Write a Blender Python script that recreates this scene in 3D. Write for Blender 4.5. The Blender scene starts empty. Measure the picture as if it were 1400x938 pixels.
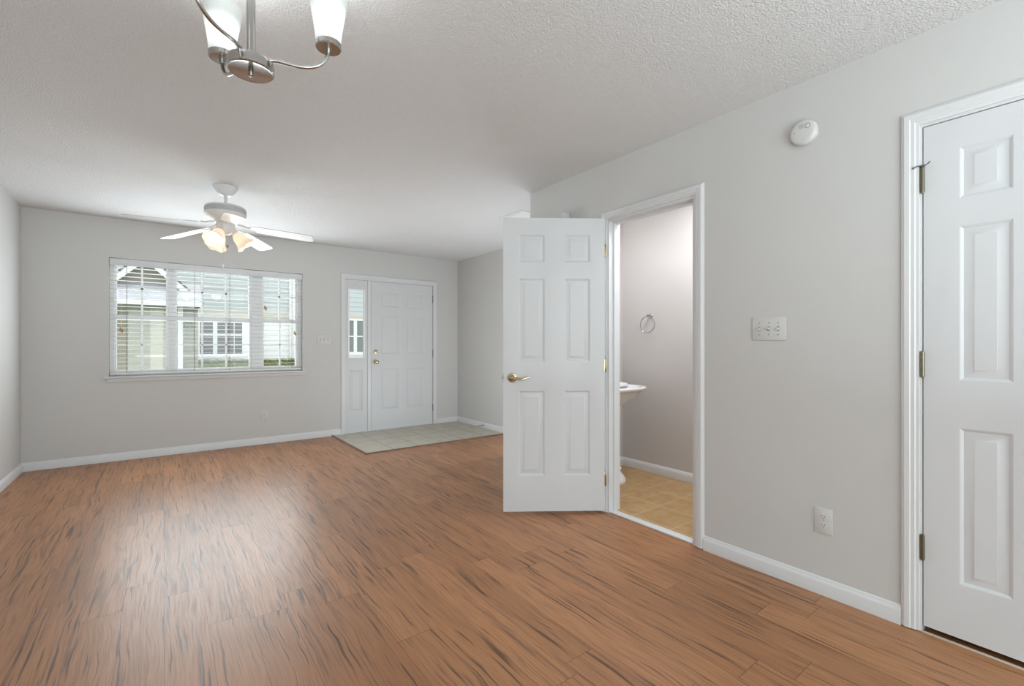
import bpy, bmesh, math, random
from math import sin, cos, pi, radians as R
from mathutils import Vector, Matrix
random.seed(7)
scene = bpy.context.scene
C = scene.collection

# ---------------------------------------------------------------- camera, world, light, exposure
HC, TH, FPX = 1.1698, 0.6492, 628.33
cam_d = bpy.data.cameras.new('camera'); cam = bpy.data.objects.new('camera', cam_d); C.objects.link(cam)
cam.location = (0, 0, HC); cam.rotation_euler = (pi/2, 0, -TH)
cam_d.sensor_width = 36; cam_d.lens = FPX/1400*36; cam_d.shift_y = (471.37-469)/1400
cam_d.clip_start = .02
scene.camera = cam
vs = scene.view_settings
vs.view_transform = 'Standard'; vs.look = 'None'; vs.exposure = 0.12; vs.gamma = 1.0; vs.use_curve_mapping = False
scene.cycles.max_bounces = 12; scene.cycles.diffuse_bounces = 7; scene.cycles.glossy_bounces = 4
scene.cycles.transparent_max_bounces = 12
scene.cycles.sample_clamp_indirect = 6

wd = bpy.data.worlds.new('sky'); scene.world = wd; wd.use_nodes = True
bg = wd.node_tree.nodes['Background']; bg.inputs[0].default_value = (0.93, 0.97, 1.0, 1); bg.inputs[1].default_value = 2.2

def area_light(name, loc, rot, sx, sy, power, col=(1, 1, 1)):
    d = bpy.data.lights.new(name, 'AREA'); d.shape = 'RECTANGLE'; d.size = sx; d.size_y = sy; d.energy = power; d.color = col
    o = bpy.data.objects.new(name, d); o.location = loc; o.rotation_euler = rot; C.objects.link(o); return o
def point_light(name, loc, power, col, radius=.03, parent=None):
    d = bpy.data.lights.new(name, 'POINT'); d.energy = power; d.color = col; d.shadow_soft_size = radius
    o = bpy.data.objects.new(name, d); o.location = loc; C.objects.link(o)
    if parent: o.parent = parent
    return o
# added fill lamps behind the camera: one at the rear wall, one overhead
area_light('rear_fill', (.7, -3.30, 1.15), (R(96), 0, 0), 2.9, 2.1, 68, (.80, .955, 1))
area_light('kitchen_end_fill', (.7, -1.9, 2.40), (0, 0, 0), 2.0, 1.4, 8, (.96, .98, 1))
# added upward-facing fill lamp behind the camera, evening out the ceiling
area_light('ceiling_fill', (.6, -1.7, .9), (R(180), 0, 0), 2.2, 2.2, 97, (.82, .95, 1))
# added lamp brightening the entry, out of sight behind the right wall's end
area_light('entry_fill', (2.98, 3.40, .35), (R(143), 0, 0), .8, .8, 23, (.88, .96, 1))
# added lamp panels inside and outside the blind, boosting the front window's daylight
area_light('window_fill_inside', (.47, 6.04, 1.46), (R(-90), 0, 0), 1.75, 1.12, 34, (.88, .965, 1))
area_light('window_fill_outside', (.47, 6.30, 1.46), (R(-90), 0, 0), 1.75, 1.12, 19, (.90, .965, 1))
# vanity light above the pedestal sink
point_light('vanity_light', (2.98, 2.70, 2.02), 3.4, (.97, .965, 1), .09)
area_light('bathroom_fill', (3.05, 1.7, 2.42), (0, 0, 0), .5, .5, 18, (.94, .97, 1))  # unseen lamp, added to lift the darker lower part of the bathroom

# ---------------------------------------------------------------- materials
def newmat(name):
    m = bpy.data.materials.new(name); m.use_nodes = True
    nt = m.node_tree; return m, nt, nt.nodes['Principled BSDF']
def setp(b, **k):
    for a, v in k.items():
        b.inputs[a.replace('_', ' ')].default_value = v
def simple(name, col, rough=.5, metal=0.0, noise=.03, nscale=8, bump=0, bscale=60, spec=.5, bdist=.002):
    m, nt, b = newmat(name); N = nt.nodes; L = nt.links
    setp(b, Roughness=rough, Metallic=metal); b.inputs['Specular IOR Level'].default_value = spec
    tc = N.new('ShaderNodeTexCoord')
    nz = N.new('ShaderNodeTexNoise'); nz.inputs['Scale'].default_value = nscale; nz.inputs['Detail'].default_value = 3
    L.new(tc.outputs['Object'], nz.inputs['Vector'])
    mx = N.new('ShaderNodeMix'); mx.data_type = 'RGBA'
    mx.inputs[6].default_value = tuple(c*(1-noise) for c in col)+(1,); mx.inputs[7].default_value = tuple(min(1, c*(1+noise)) for c in col)+(1,)
    L.new(nz.outputs['Fac'], mx.inputs[0]); L.new(mx.outputs[2], b.inputs['Base Color'])
    if bump:
        n2 = N.new('ShaderNodeTexNoise'); n2.inputs['Scale'].default_value = bscale; n2.inputs['Detail'].default_value = 4
        L.new(tc.outputs['Object'], n2.inputs['Vector'])
        bp = N.new('ShaderNodeBump'); bp.inputs['Strength'].default_value = bump; bp.inputs['Distance'].default_value = bdist
        L.new(n2.outputs['Fac'], bp.inputs['Height']); L.new(bp.outputs['Normal'], b.inputs['Normal'])
    return m
M = {}
M['wall'] = simple('grey_wall_paint', (.600, .596, .585), .55, noise=.01, bump=.12, bscale=220)
M['bath_wall'] = simple('warm_grey_bathroom_paint', (.60, .575, .56), .4, noise=.01, bump=.1, bscale=220)
M['ceiling'] = simple('textured_ceiling_paint', (.735, .735, .74), .8, noise=.05, nscale=110, bump=1.0, bscale=140, bdist=.009)
M['trim'] = simple('white_semigloss_trim', (.70, .71, .72), .35, noise=.006)
M['door'] = simple('white_door_paint', (.655, .665, .68), .4, noise=.008)
M['plastic'] = simple('white_plastic', (.63, .63, .62), .35, noise=.005)
M['dark'] = simple('dark_slot', (.05, .05, .05), .6)
M['grey_slot'] = simple('grey_slot', (.30, .30, .30), .6)
M['chrome'] = simple('chrome', (.48, .48, .49), .12, metal=1, noise=.01)
M['nickel'] = simple('brushed_nickel', (.50, .495, .48), .15, metal=1, noise=.05, nscale=40)
M['brass'] = simple('polished_brass', (.50, .42, .26), .2, metal=1, noise=.04)
M['antique'] = simple('antique_brass', (.20, .18, .12), .34, metal=1, noise=.1, nscale=60)
M['bronze'] = simple('dull_grey_hinge_metal', (.25, .24, .23), .35, metal=1, noise=.1, nscale=60)
M['porcelain'] = simple('white_porcelain', (.80, .80, .80), .1, noise=.004)
M['fanwhite'] = simple('white_fan_enamel', (.80, .80, .80), .3, noise=.006)
M['vent'] = simple('grey_fan_vent_band', (.56, .56, .57), .5)
M['vinyl'] = simple('white_vinyl_window', (.92, .925, .93), .35, noise=.006)
M['slat'] = simple('white_blind_slat', (.80, .80, .80), .4, noise=.006)
M['cord'] = simple('blind_cord', (.30, .28, .26), .8)
M['tassel'] = simple('amber_wood_tassel', (.35, .2, .07), .4)
M['strip'] = simple('dark_oak_strip', (.17, .085, .045), .35, noise=.2, nscale=30)
M['palestrip'] = simple('pale_threshold', (.62, .55, .47), .5)
M['beige'] = simple('beige_siding_paint', (.33, .305, .25), .7, noise=.03)
M['siding'] = simple('pale_blue_grey_siding', (.45, .485, .50), .6, noise=.02)
M['cream'] = simple('cream_frieze', (.50, .465, .39), .6)
M['extwhite'] = simple('white_exterior_trim', (.72, .73, .74), .5)
M['shingle'] = simple('pale_grey_shingles', (.40, .40, .435), .85, noise=.15, nscale=18, bump=.3, bscale=40)
M['shingle_edge'] = simple('dark_shingle_edge', (.09, .085, .08), .8)
M['winpane'] = simple('dim_mauve_window_glass', (.085, .068, .07), .3, noise=.15, nscale=6, spec=.1)
M['winpane_grey'] = simple('dim_grey_window_glass', (.20, .22, .21), .3, noise=.15, nscale=6, spec=.1)
M['numbrown'] = simple('brown_number_plaque', (.16, .10, .075), .5)
M['leaf'] = simple('hedge_leaf', (.30, .32, .11), .6, noise=.5, nscale=14)
M['mulch'] = simple('ground_mulch', (.26, .22, .18), .9, noise=.4, nscale=10)
M['lawn'] = simple('lawn', (.22, .27, .11), .9, noise=.3, nscale=6)

def glass_mat():
    m = bpy.data.materials.new('window_glass'); m.use_nodes = True; nt = m.node_tree; nt.nodes.clear()
    o = nt.nodes.new('ShaderNodeOutputMaterial'); mx = nt.nodes.new('ShaderNodeMixShader'); t = nt.nodes.new('ShaderNodeBsdfTransparent'); g = nt.nodes.new('ShaderNodeBsdfGlossy')
    t.inputs[0].default_value = (.96, .975, .97, 1); g.inputs['Roughness'].default_value = .02
    fr = nt.nodes.new('ShaderNodeFresnel'); fr.inputs[0].default_value = 1.45
    nt.links.new(fr.outputs[0], mx.inputs[0]); nt.links.new(t.outputs[0], mx.inputs[1]); nt.links.new(g.outputs[0], mx.inputs[2]); nt.links.new(mx.outputs[0], o.inputs[0])
    return m
M['glass'] = glass_mat()
def lamp_glass(name, col, base, strength, core, core_strength, blend_r):
    # frosted lamp glass: glows all over and most where the bulb sits behind it (bulb centre at the object's origin)
    m, nt, b = newmat(name); N = nt.nodes; L = nt.links
    setp(b, Roughness=.35); b.inputs['Base Color'].default_value = base+(1,)
    tc = N.new('ShaderNodeTexCoord'); ln = N.new('ShaderNodeVectorMath'); ln.operation = 'LENGTH'
    L.new(tc.outputs['Object'], ln.inputs[0])
    mr = N.new('ShaderNodeMapRange'); mr.interpolation_type = 'SMOOTHSTEP'
    mr.inputs['From Min'].default_value = blend_r[0]; mr.inputs['From Max'].default_value = blend_r[1]
    mr.inputs['To Min'].default_value = core_strength; mr.inputs['To Max'].default_value = strength
    L.new(ln.outputs['Value'], mr.inputs['Value'])
    b.inputs['Emission Color'].default_value = col+(1,)
    L.new(mr.outputs[0], b.inputs['Emission Strength'])
    return m
M['fan_shade'] = lamp_glass('alabaster_fan_shade', (1, .72, .46), (.62, .54, .46), .38, None, .85, (.03, .085))
M['chand_shade'] = lamp_glass('frosted_white_shade', (.96, 1, .98), (.66, .68, .67), .12, None, .75, (.040, .085))
def emis(name, col, s):
    m, nt, b = newmat(name); b.inputs['Base Color'].default_value = (.9, .9, .9, 1)
    b.inputs['Emission Color'].default_value = col+(1,); b.inputs['Emission Strength'].default_value = s; return m
M['bulb_warm'] = emis('warm_bulb', (1, .85, .6), 3.0)
M['bulb_white'] = emis('white_bulb', (1, .98, .95), 3.0)

def mth(nt, op, a, b=None, c=None):
    n = nt.nodes.new('ShaderNodeMath'); n.operation = op
    for i, v in enumerate((a, b, c)):
        if v is None: continue
        if isinstance(v, (int, float)): n.inputs[i].default_value = v
        else: nt.links.new(v, n.inputs[i])
    return n.outputs[0]
def floor_mat():
    m, nt, b = newmat('laminate_planks'); N = nt.nodes; L = nt.links
    tc = N.new('ShaderNodeTexCoord'); sp = N.new('ShaderNodeSeparateXYZ'); L.new(tc.outputs['Object'], sp.inputs[0])
    W, LEN = .146, 1.21
    xs = mth(nt, 'DIVIDE', mth(nt, 'ADD', sp.outputs[0], 20*W-.004), W); row = mth(nt, 'FLOOR', xs); fx = mth(nt, 'FRACT', xs)
    wn = N.new('ShaderNodeTexWhiteNoise'); wn.noise_dimensions = '1D'; L.new(row, wn.inputs['W'])
    ys = mth(nt, 'ADD', mth(nt, 'DIVIDE', mth(nt, 'ADD', sp.outputs[1], 30), LEN), wn.outputs['Value'])
    brd = mth(nt, 'FLOOR', ys); fy = mth(nt, 'FRACT', ys)
    cb = N.new('ShaderNodeCombineXYZ'); L.new(row, cb.inputs[0]); L.new(brd, cb.inputs[1])
    w2 = N.new('ShaderNodeTexWhiteNoise'); w2.noise_dimensions = '2D'; L.new(cb.outputs[0], w2.inputs['Vector'])
    rnd = w2.outputs['Value']; off = mth(nt, 'MULTIPLY', rnd, 37.0)
    # slight waver of the grain
    wv = N.new('ShaderNodeTexNoise'); wv.inputs['Scale'].default_value = 2.6; wv.inputs['Detail'].default_value = 2
    L.new(tc.outputs['Object'], wv.inputs['Vector'])
    xw = mth(nt, 'ADD', sp.outputs[0], mth(nt, 'MULTIPLY', mth(nt, 'SUBTRACT', wv.outputs['Fac'], .5), .05))
    def streak(kx, ky, lo, hi, det=3.0, rough=.55, dist=0.0, z=0.0):
        c = N.new('ShaderNodeCombineXYZ'); L.new(mth(nt, 'MULTIPLY', xw, kx), c.inputs[0])
        L.new(mth(nt, 'MULTIPLY', sp.outputs[1], ky), c.inputs[1]); L.new(mth(nt, 'ADD', off, z), c.inputs[2])
        n = N.new('ShaderNodeTexNoise'); n.inputs['Scale'].default_value = 1; n.inputs['Detail'].default_value = det; n.inputs['Roughness'].default_value = rough; n.inputs['Distortion'].default_value = dist
        L.new(c.outputs[0], n.inputs['Vector'])
        r = N.new('ShaderNodeMapRange'); r.inputs['From Min'].default_value = lo; r.inputs['From Max'].default_value = hi; r.interpolation_type = 'SMOOTHSTEP'
        L.new(n.outputs['Fac'], r.inputs['Value']); return r.outputs[0]
    s1 = streak(85, 2.4, .575, .68, 2.5, .5, .35)            # dark short streaks
    s2 = streak(30, 1.5, .52, .74, 4, .6, .8, 5.)          # broad darker figure
    s3 = streak(190, 5, .35, .75, 2, .5, 0, 9.)            # fine grain
    s4 = streak(14, .9, .3, .7, 2, .5, 0, 3.)              # slow tone change
    def mix(f, a, bcol):
        mx = N.new('ShaderNodeMix'); mx.data_type = 'RGBA'; L.new(f, mx.inputs[0])
        for i, v in ((6, a), (7, bcol)):
            if isinstance(v, tuple): mx.inputs[i].default_value = v+(1,)
            else: L.new(v, mx.inputs[i])
        return mx.outputs[2]
    base = mix(rnd, (.315, .136, .055), (.465, .213, .090))
    base = mix(mth(nt, 'MULTIPLY', s4, .55), base, (.42, .20, .088))
    base = mix(mth(nt, 'MULTIPLY', s3, .45), base, (.19, .088, .045))
    base = mix(mth(nt, 'MULTIPLY', s2, .78), base, (.12, .058, .033))
    base = mix(mth(nt, 'MULTIPLY', s1, .82), base, (.066, .029, .014))
    gx = mth(nt, 'MINIMUM', fx, mth(nt, 'SUBTRACT', 1.0, fx)); gy = mth(nt, 'MINIMUM', fy, mth(nt, 'SUBTRACT', 1.0, fy))
    lx = mth(nt, 'LESS_THAN', gx, .008); ly = mth(nt, 'LESS_THAN', gy, .0012)
    seam = mth(nt, 'MAXIMUM', lx, ly)
    base = mix(mth(nt, 'MULTIPLY', seam, .62), base, (.075, .036, .022))
    L.new(base, b.inputs['Base Color'])
    rg = mth(nt, 'ADD', .36, mth(nt, 'MULTIPLY', s3, .08)); L.new(rg, b.inputs['Roughness'])
    b.inputs['Specular IOR Level'].default_value = .4
    b.inputs['Coat Weight'].default_value = .12; b.inputs['Coat Roughness'].default_value = .36; b.inputs['Coat IOR'].default_value = 1.6
    bp = N.new('ShaderNodeBump'); bp.inputs['Strength'].default_value = .25; bp.inputs['Distance'].default_value = .001
    h = mth(nt, 'SUBTRACT', mth(nt, 'MULTIPLY', s3, .4), seam); L.new(h, bp.inputs['Height']); L.new(bp.outputs['Normal'], b.inputs['Normal'])
    return m
M['floor'] = floor_mat()
def tile_mat(name, ca, cb_, grout, x0, y0, T, rough, gw=.006):
    m, nt, b = newmat(name); N = nt.nodes; L = nt.links
    tc = N.new('ShaderNodeTexCoord'); sp = N.new('ShaderNodeSeparateXYZ'); L.new(tc.outputs['Object'], sp.inputs[0])
    def line(o, s):
        f = mth(nt, 'FRACT', mth(nt, 'DIVIDE', mth(nt, 'SUBTRACT', o, s-20*T), T))
        return mth(nt, 'LESS_THAN', mth(nt, 'MINIMUM', f, mth(nt, 'SUBTRACT', 1.0, f)), gw/2/T)
    g = mth(nt, 'MAXIMUM', line(sp.outputs[0], x0), line(sp.outputs[1], y0))
    nz = N.new('ShaderNodeTexNoise'); nz.inputs['Scale'].default_value = 9; nz.inputs['Detail'].default_value = 6; nz.inputs['Roughness'].default_value = .65; L.new(tc.outputs['Object'], nz.inputs['Vector'])
    r = N.new('ShaderNodeMapRange'); r.inputs['From Min'].default_value = .32; r.inputs['From Max'].default_value = .68; L.new(nz.outputs['Fac'], r.inputs['Value'])
    mx = N.new('ShaderNodeMix'); mx.data_type = 'RGBA'; mx.inputs[6].default_value = ca+(1,); mx.inputs[7].default_value = cb_+(1,); L.new(r.outputs[0], mx.inputs[0])
    m2 = N.new('ShaderNodeMix'); m2.data_type = 'RGBA'; L.new(g, m2.inputs[0]); L.new(mx.outputs[2], m2.inputs[6]); m2.inputs[7].default_value = grout+(1,)
    L.new(m2.outputs[2], b.inputs['Base Color']); b.inputs['Roughness'].default_value = rough
    bp = N.new('ShaderNodeBump'); bp.inputs['Strength'].default_value = .4; bp.inputs['Distance'].default_value = .002
    L.new(mth(nt, 'SUBTRACT', 1.0, g), bp.inputs['Height']); L.new(bp.outputs['Normal'], b.inputs['Normal'])
    return m
M['entry_tile'] = tile_mat('greige_entry_tile', (.44, .40, .325), (.54, .495, .415), (.27, .23, .18), 1.74, 6.09, .305, .4, .011)
M['bath_tile'] = tile_mat('tan_stone_tile', (.40, .24, .10), (.53, .345, .165), (.62, .47, .28), 2.856, 2.30, .30, .45)

# ---------------------------------------------------------------- mesh helpers
class MB:
    def __init__(s): s.v = []; s.f = []
    def add(s, vs_, fs):
        n = len(s.v); s.v += [tuple(v) for v in vs_]; s.f += [tuple(i+n for i in f) for f in fs]; return s
    def box(s, a, b):
        x0, y0, z0 = (min(a[i], b[i]) for i in range(3)); x1, y1, z1 = (max(a[i], b[i]) for i in range(3))
        return s.add([(x0, y0, z0), (x1, y0, z0), (x1, y1, z0), (x0, y1, z0), (x0, y0, z1), (x1, y0, z1), (x1, y1, z1), (x0, y1, z1)],
                     [(0, 3, 2, 1), (4, 5, 6, 7), (0, 1, 5, 4), (1, 2, 6, 5), (2, 3, 7, 6), (3, 0, 4, 7)])
    def lathe(s, prof, origin=(0, 0, 0), axis=(0, 0, 1), n=32, cap0=True, cap1=True):
        ax = Vector(axis).normalized(); t = Vector((1, 0, 0)) if abs(ax.x) < .9 else Vector((0, 1, 0))
        e1 = (t-ax*t.dot(ax)).normalized(); e2 = ax.cross(e1); o = Vector(origin)
        vs_ = []; fs = []
        for r, h in prof:
            for k in range(n):
                a = 2*pi*k/n; vs_.append(o+ax*h+e1*(r*cos(a))+e2*(r*sin(a)))
        for i in range(len(prof)-1):
            for k in range(n):
                k2 = (k+1) % n; fs.append((i*n+k, i*n+k2, (i+1)*n+k2, (i+1)*n+k))
        if cap0: fs.append(tuple(range(n))[::-1])
        if cap1: fs.append(tuple((len(prof)-1)*n+k for k in range(n)))
        return s.add(vs_, fs)
    def tube(s, pts, r, n=12, closed=False):
        P = [Vector(p) for p in pts]; m = len(P); vs_ = []; fs = []
        rr = r if isinstance(r, (list, tuple)) else [r]*m
        up = None
        for i in range(m):
            a = P[(i-1) % m] if (closed or i > 0) else P[i]; b = P[(i+1) % m] if (closed or i < m-1) else P[i]
            d = (b-a).normalized()
            if up is None:
                t = Vector((0, 0, 1)) if abs(d.z) < .9 else Vector((1, 0, 0)); up = (t-d*t.dot(d)).normalized()
            else: up = (up-d*up.dot(d)).normalized()
            e2 = d.cross(up)
            for k in range(n):
                q = 2*pi*k/n; vs_.append(P[i]+up*(rr[i]*cos(q))+e2*(rr[i]*sin(q)))
        for i in range(m if closed else m-1):
            j = (i+1) % m
            for k in range(n):
                k2 = (k+1) % n; fs.append((i*n+k, i*n+k2, j*n+k2, j*n+k))
        if not closed: fs.append(tuple(range(n))[::-1]); fs.append(tuple((m-1)*n+k for k in range(n)))
        return s.add(vs_, fs)
    def sphere(s, c, r, nu=16, nv=10, sc=(1, 1, 1)):
        prof = [(max(1e-4, r*sin(pi*i/nv)), -r*cos(pi*i/nv)) for i in range(nv+1)]
        b = MB().lathe(prof, (0, 0, 0), (0, 0, 1), nu)
        return s.add([(c[0]+v[0]*sc[0], c[1]+v[1]*sc[1], c[2]+v[2]*sc[2]) for v in b.v], b.f)
    def extrude(s, prof, p0, p1, nrm):
        # prof: (out, up) pairs; swept straight from p0 to p1; 'out' goes along nrm
        p0 = Vector(p0); p1 = Vector(p1); nn = Vector(nrm); n = len(prof)
        vs_ = [p+nn*o+Vector((0, 0, u)) for p in (p0, p1) for o, u in prof]
        fs = [(i, (i+1) % n, n+(i+1) % n, n+i) for i in range(n)]+[tuple(range(n))[::-1], tuple(range(n, 2*n))]
        return s.add(vs_, fs)
    def prism(s, poly, h0, h1, fn):
        n = len(poly); vs_ = [fn(a, b, h) for h in (h0, h1) for a, b in poly]
        return s.add(vs_, [(i, (i+1) % n, n+(i+1) % n, n+i) for i in range(n)]+[tuple(range(n))[::-1], tuple(range(n, 2*n))])
    def tf(s, mat):
        s.v = [tuple(mat @ Vector(v)) for v in s.v]; return s
    def merge(s, o): return s.add(o.v, o.f)
    def build(s, name, mat, parent=None, bevel=0, seg=2, smooth=35, origin=None, subsurf=0):
        me = bpy.data.meshes.new(name)
        vv = s.v if origin is None else [(v[0]-origin[0], v[1]-origin[1], v[2]-origin[2]) for v in s.v]
        me.from_pydata(vv, [], s.f)
        bm = bmesh.new(); bm.from_mesh(me); bmesh.ops.recalc_face_normals(bm, faces=bm.faces)
        if bevel:
            es = [e for e in bm.edges if len(e.link_faces) == 2 and e.calc_face_angle(0) > R(40)]
            bmesh.ops.bevel(bm, geom=es, offset=bevel, segments=seg, affect='EDGES', profile=.5, clamp_overlap=True)
        bm.to_mesh(me); bm.free()
        me.materials.append(mat)
        if smooth:
            for p in me.polygons: p.use_smooth = True
            me.set_sharp_from_angle(angle=R(smooth))
        o = bpy.data.objects.new(name, me); C.objects.link(o)
        if origin is not None: o.location = origin
        if parent: o.parent = parent
        if subsurf:
            md = o.modifiers.new('sub', 'SUBSURF'); md.levels = subsurf; md.render_levels = subsurf
        return o
def tag(o, label=None, cat=None, group=None, kind=None):
    for k, v in (('label', label), ('category', cat), ('group', group), ('kind', kind)):
        if v: o[k] = v
    return o
def empty(name, loc, rz=0, label=None, cat=None, group=None, kind=None):
    o = bpy.data.objects.new(name, None); C.objects.link(o); o.location = loc; o.rotation_euler = (0, 0, rz); o.empty_display_size = .1
    return tag(o, label, cat, group, kind)
def struct(o, label=None, cat=None): return tag(o, label, cat, None, 'structure')
def copy_tree(o, parent=None):
    c = o.copy(); C.objects.link(c)
    if parent: c.parent = parent
    for ch in list(o.children): copy_tree(ch, c)
    return c

def wall_mesh(axis, c0, c1, u0, u1, z0, z1, holes):
    # a wall slab between c0 and c1 across 'axis', running u0..u1, with rectangular holes (ua, ub, za, zb)
    us = sorted({u0, u1, *[h[0] for h in holes], *[h[1] for h in holes]}); zs = sorted({z0, z1, *[h[2] for h in holes], *[h[3] for h in holes]})
    us = [u for u in us if u0 <= u <= u1]; zs = [z for z in zs if z0 <= z <= z1]
    P = (lambda c, u, z: (c, u, z)) if axis == 'x' else (lambda c, u, z: (u, c, z))
    solid = lambda i, j: 0 <= i < len(us)-1 and 0 <= j < len(zs)-1 and not any(h[0] <= (us[i]+us[i+1])/2 <= h[1] and h[2] <= (zs[j]+zs[j+1])/2 <= h[3] for h in holes)
    mb = MB()
    for i in range(len(us)-1):
        for j in range(len(zs)-1):
            if not solid(i, j): continue
            a, b, z, y = us[i], us[i+1], zs[j], zs[j+1]
            for c in (c0, c1): mb.add([P(c, a, z), P(c, b, z), P(c, b, y), P(c, a, y)], [(0, 1, 2, 3)])
            for (di, dj), (p, q) in {(-1, 0): ((a, z), (a, y)), (1, 0): ((b, z), (b, y)), (0, -1): ((a, z), (b, z)), (0, 1): ((a, y), (b, y))}.items():
                if not solid(i+di, j+dj): mb.add([P(c0, *p), P(c0, *q), P(c1, *q), P(c1, *p)], [(0, 1, 2, 3)])
    bm_v = {}
    nv = []; remap = []
    for v in mb.v:
        k = tuple(round(t, 5) for t in v)
        if k not in bm_v: bm_v[k] = len(nv); nv.append(v)
        remap.append(bm_v[k])
    mb.v = nv; mb.f = [tuple(remap[i] for i in f) for f in mb.f]
    return mb

# ---------------------------------------------------------------- room dimensions (metres)
XL, XR, XF, YB, YR, H = -1.040, 2.464, 3.582, 6.093, -3.40, 2.44
XRB = 2.579; XBW = 3.55; YBW = 2.905; YE = 2.99
WX0, WX1, WZ0, WZ1 = -.432, 1.372, .852, 2.045        # front window opening
EX0, EX1, EZ1 = 1.880, 3.180, 2.055                    # entry opening (sidelite and door)
BY0, BY1, BZ1 = 1.482, 2.151, 2.043                    # bathroom opening
CY0, CY1, CZ1 = -.153, .499, 2.074                     # closet opening

# ---------------------------------------------------------------- structure
struct(MB().box((XL-.2, YR-.2, -.12), (XF+.15, YB+.15, 0)).build('floor', M['floor'], smooth=0), 'red brown wood plank laminate floor', 'floor')
struct(MB().box((1.735, 4.862, 0), (XF, YB+.01, .007)).build('floor_entry_tile', M['entry_tile'], smooth=0), 'greige square tile landing in front of the entry door', 'floor')
struct(MB().box((XR+.055, .95, 0), (XBW, YBW, .006)).build('floor_bathroom', M['bath_tile'], smooth=0), 'tan stone tile floor inside the bathroom', 'floor')
struct(MB().box((XL-.2, YR-.2, H), (XF+.15, YB+.15, H+.12)).build('ceiling', M['ceiling'], smooth=0), 'white textured ceiling', 'ceiling')
struct(wall_mesh('x', XL-.12, XL, YR-.12, YB+.15, 0, H, []).build('wall_left', M['wall'], smooth=0), 'plain grey wall at the left edge', 'wall')
struct(wall_mesh('y', YB, YB+.15, XL, XF+.12, 0, H, [(WX0, WX1, WZ0, WZ1), (EX0, EX1, 0, EZ1)]).build('wall_back', M['wall'], smooth=0), 'grey far wall holding the wide window and the entry door', 'wall')
struct(wall_mesh('x', XR, XRB, YR, YE, 0, H, [(BY0, BY1, 0, BZ1), (CY0, CY1, 0, CZ1)]).build('wall_right', M['wall'], smooth=0), 'grey right wall holding the bathroom and closet doorways', 'wall')
struct(wall_mesh('x', XF, XF+.12, YE-.085, YB, 0, H, []).build('wall_alcove', M['wall'], smooth=0), 'grey side wall right of the entry door', 'wall')
struct(wall_mesh('y', YBW, YE, XRB, XF, 0, H, []).build('wall_bathroom_far', M['bath_wall'], smooth=0), 'bathroom wall behind the pedestal sink', 'wall')
struct(wall_mesh('x', XBW, XBW+.1, .85, YBW, 0, H, []).build('wall_bathroom_side', M['bath_wall'], smooth=0), 'bathroom wall carrying the towel ring', 'wall')
struct(wall_mesh('y', .85, .95, XRB, XBW, 0, H, []).build('wall_bathroom_near', M['bath_wall'], smooth=0), 'bathroom wall nearest the closet', 'wall')
struct(wall_mesh('y', YR-.12, YR, XL, XR, 0, H, []).build('wall_rear', M['wall'], smooth=0), 'wall behind the camera', 'wall')
cl = MB().box((3.2, -.5, 0), (3.24, .80, H)).box((XRB, -.54, 0), (3.24, -.5, H)).box((XRB, .76, 0), (3.24, .80, H))
struct(cl.build('wall_closet', M['wall'], smooth=0), 'inside of the closet', 'wall')

BASE = [(0, 0), (.0145, 0), (.0145, .056), (.012, .063), (.0065, .068), (.006, .074), (.003, .079), (0, .080)]
def baseboard(name, runs, label):
    mb = MB()
    for p0, p1, n in runs: mb.extrude(BASE, p0, p1, n)
    struct(mb.build(name, M['trim'], smooth=50), label, 'baseboard')
baseboard('baseboard_left', [((XL, YR, 0), (XL, YB, 0), (1, 0, 0))], 'white baseboard along the left wall')
baseboard('baseboard_back', [((XL, YB, 0), (1.836, YB, 0), (0, -1, 0)), ((3.224, YB, 0), (XF, YB, 0), (0, -1, 0))], 'white baseboard along the window wall')
baseboard('baseboard_alcove', [((XF, YE, 0), (XF, YB, 0), (-1, 0, 0))], 'white baseboard right of the entry door')
baseboard('baseboard_right', [((XR, .5465, 0), (XR, 1.428, 0), (-1, 0, 0)), ((XR, 2.206, 0), (XR, YE, 0), (-1, 0, 0)), ((XR, YR, 0), (XR, -.201, 0), (-1, 0, 0))], 'white baseboard along the right wall between the two doorways')
baseboard('baseboard_bathroom', [((XBW, .95, .006), (XBW, YBW, .006), (-1, 0, 0)), ((XRB, YBW, .006), (XBW, YBW, .006), (0, -1, 0))], 'white baseboard inside the bathroom')

# door casings: profiled boards
CAS = [(0, 0), (0, .057), (.009, .057), (.013, .05), (.017, .046), (.017, .030), (.0135, .026), (.0135, .014), (.010, .010), (.009, 0)]   # (out, across) 0 = inner edge
def casing(name, wall, c, n, u0, u1, ztop, label, z0=0.0):
    # legs at u0 (outwards to lower u) and u1, mitred head
    mb = MB(); N_ = len(CAS)
    P = (lambda u, o, z: (c+n*o, u, z)) if wall == 'x' else (lambda u, o, z: (u, c+n*o, z))
    ring = []
    for key in range(4):
        r = []
        for o, a in CAS:
            if key == 0: r.append(P(u0-a, o, z0))
            if key == 1: r.append(P(u0-a, o, ztop+a))
            if key == 2: r.append(P(u1+a, o, ztop+a))
            if key == 3: r.append(P(u1+a, o, z0))
        ring.append(r)
    vs_ = [v for r in ring for v in r]; fs = []
    for k in range(3):
        for i in range(N_):
            j = (i+1) % N_; fs.append((k*N_+i, k*N_+j, (k+1)*N_+j, (k+1)*N_+i))
    fs.append(tuple(range(N_))); fs.append(tuple(3*N_+i for i in range(N_)))
    mb.add(vs_, fs)
    return struct(mb.build(name, M['trim'], smooth=30), label, 'door casing')
casing('trim_1', 'y', YB, -1, 1.893, 3.168, 2.047, 'white casing around the entry door and sidelight')
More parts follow.
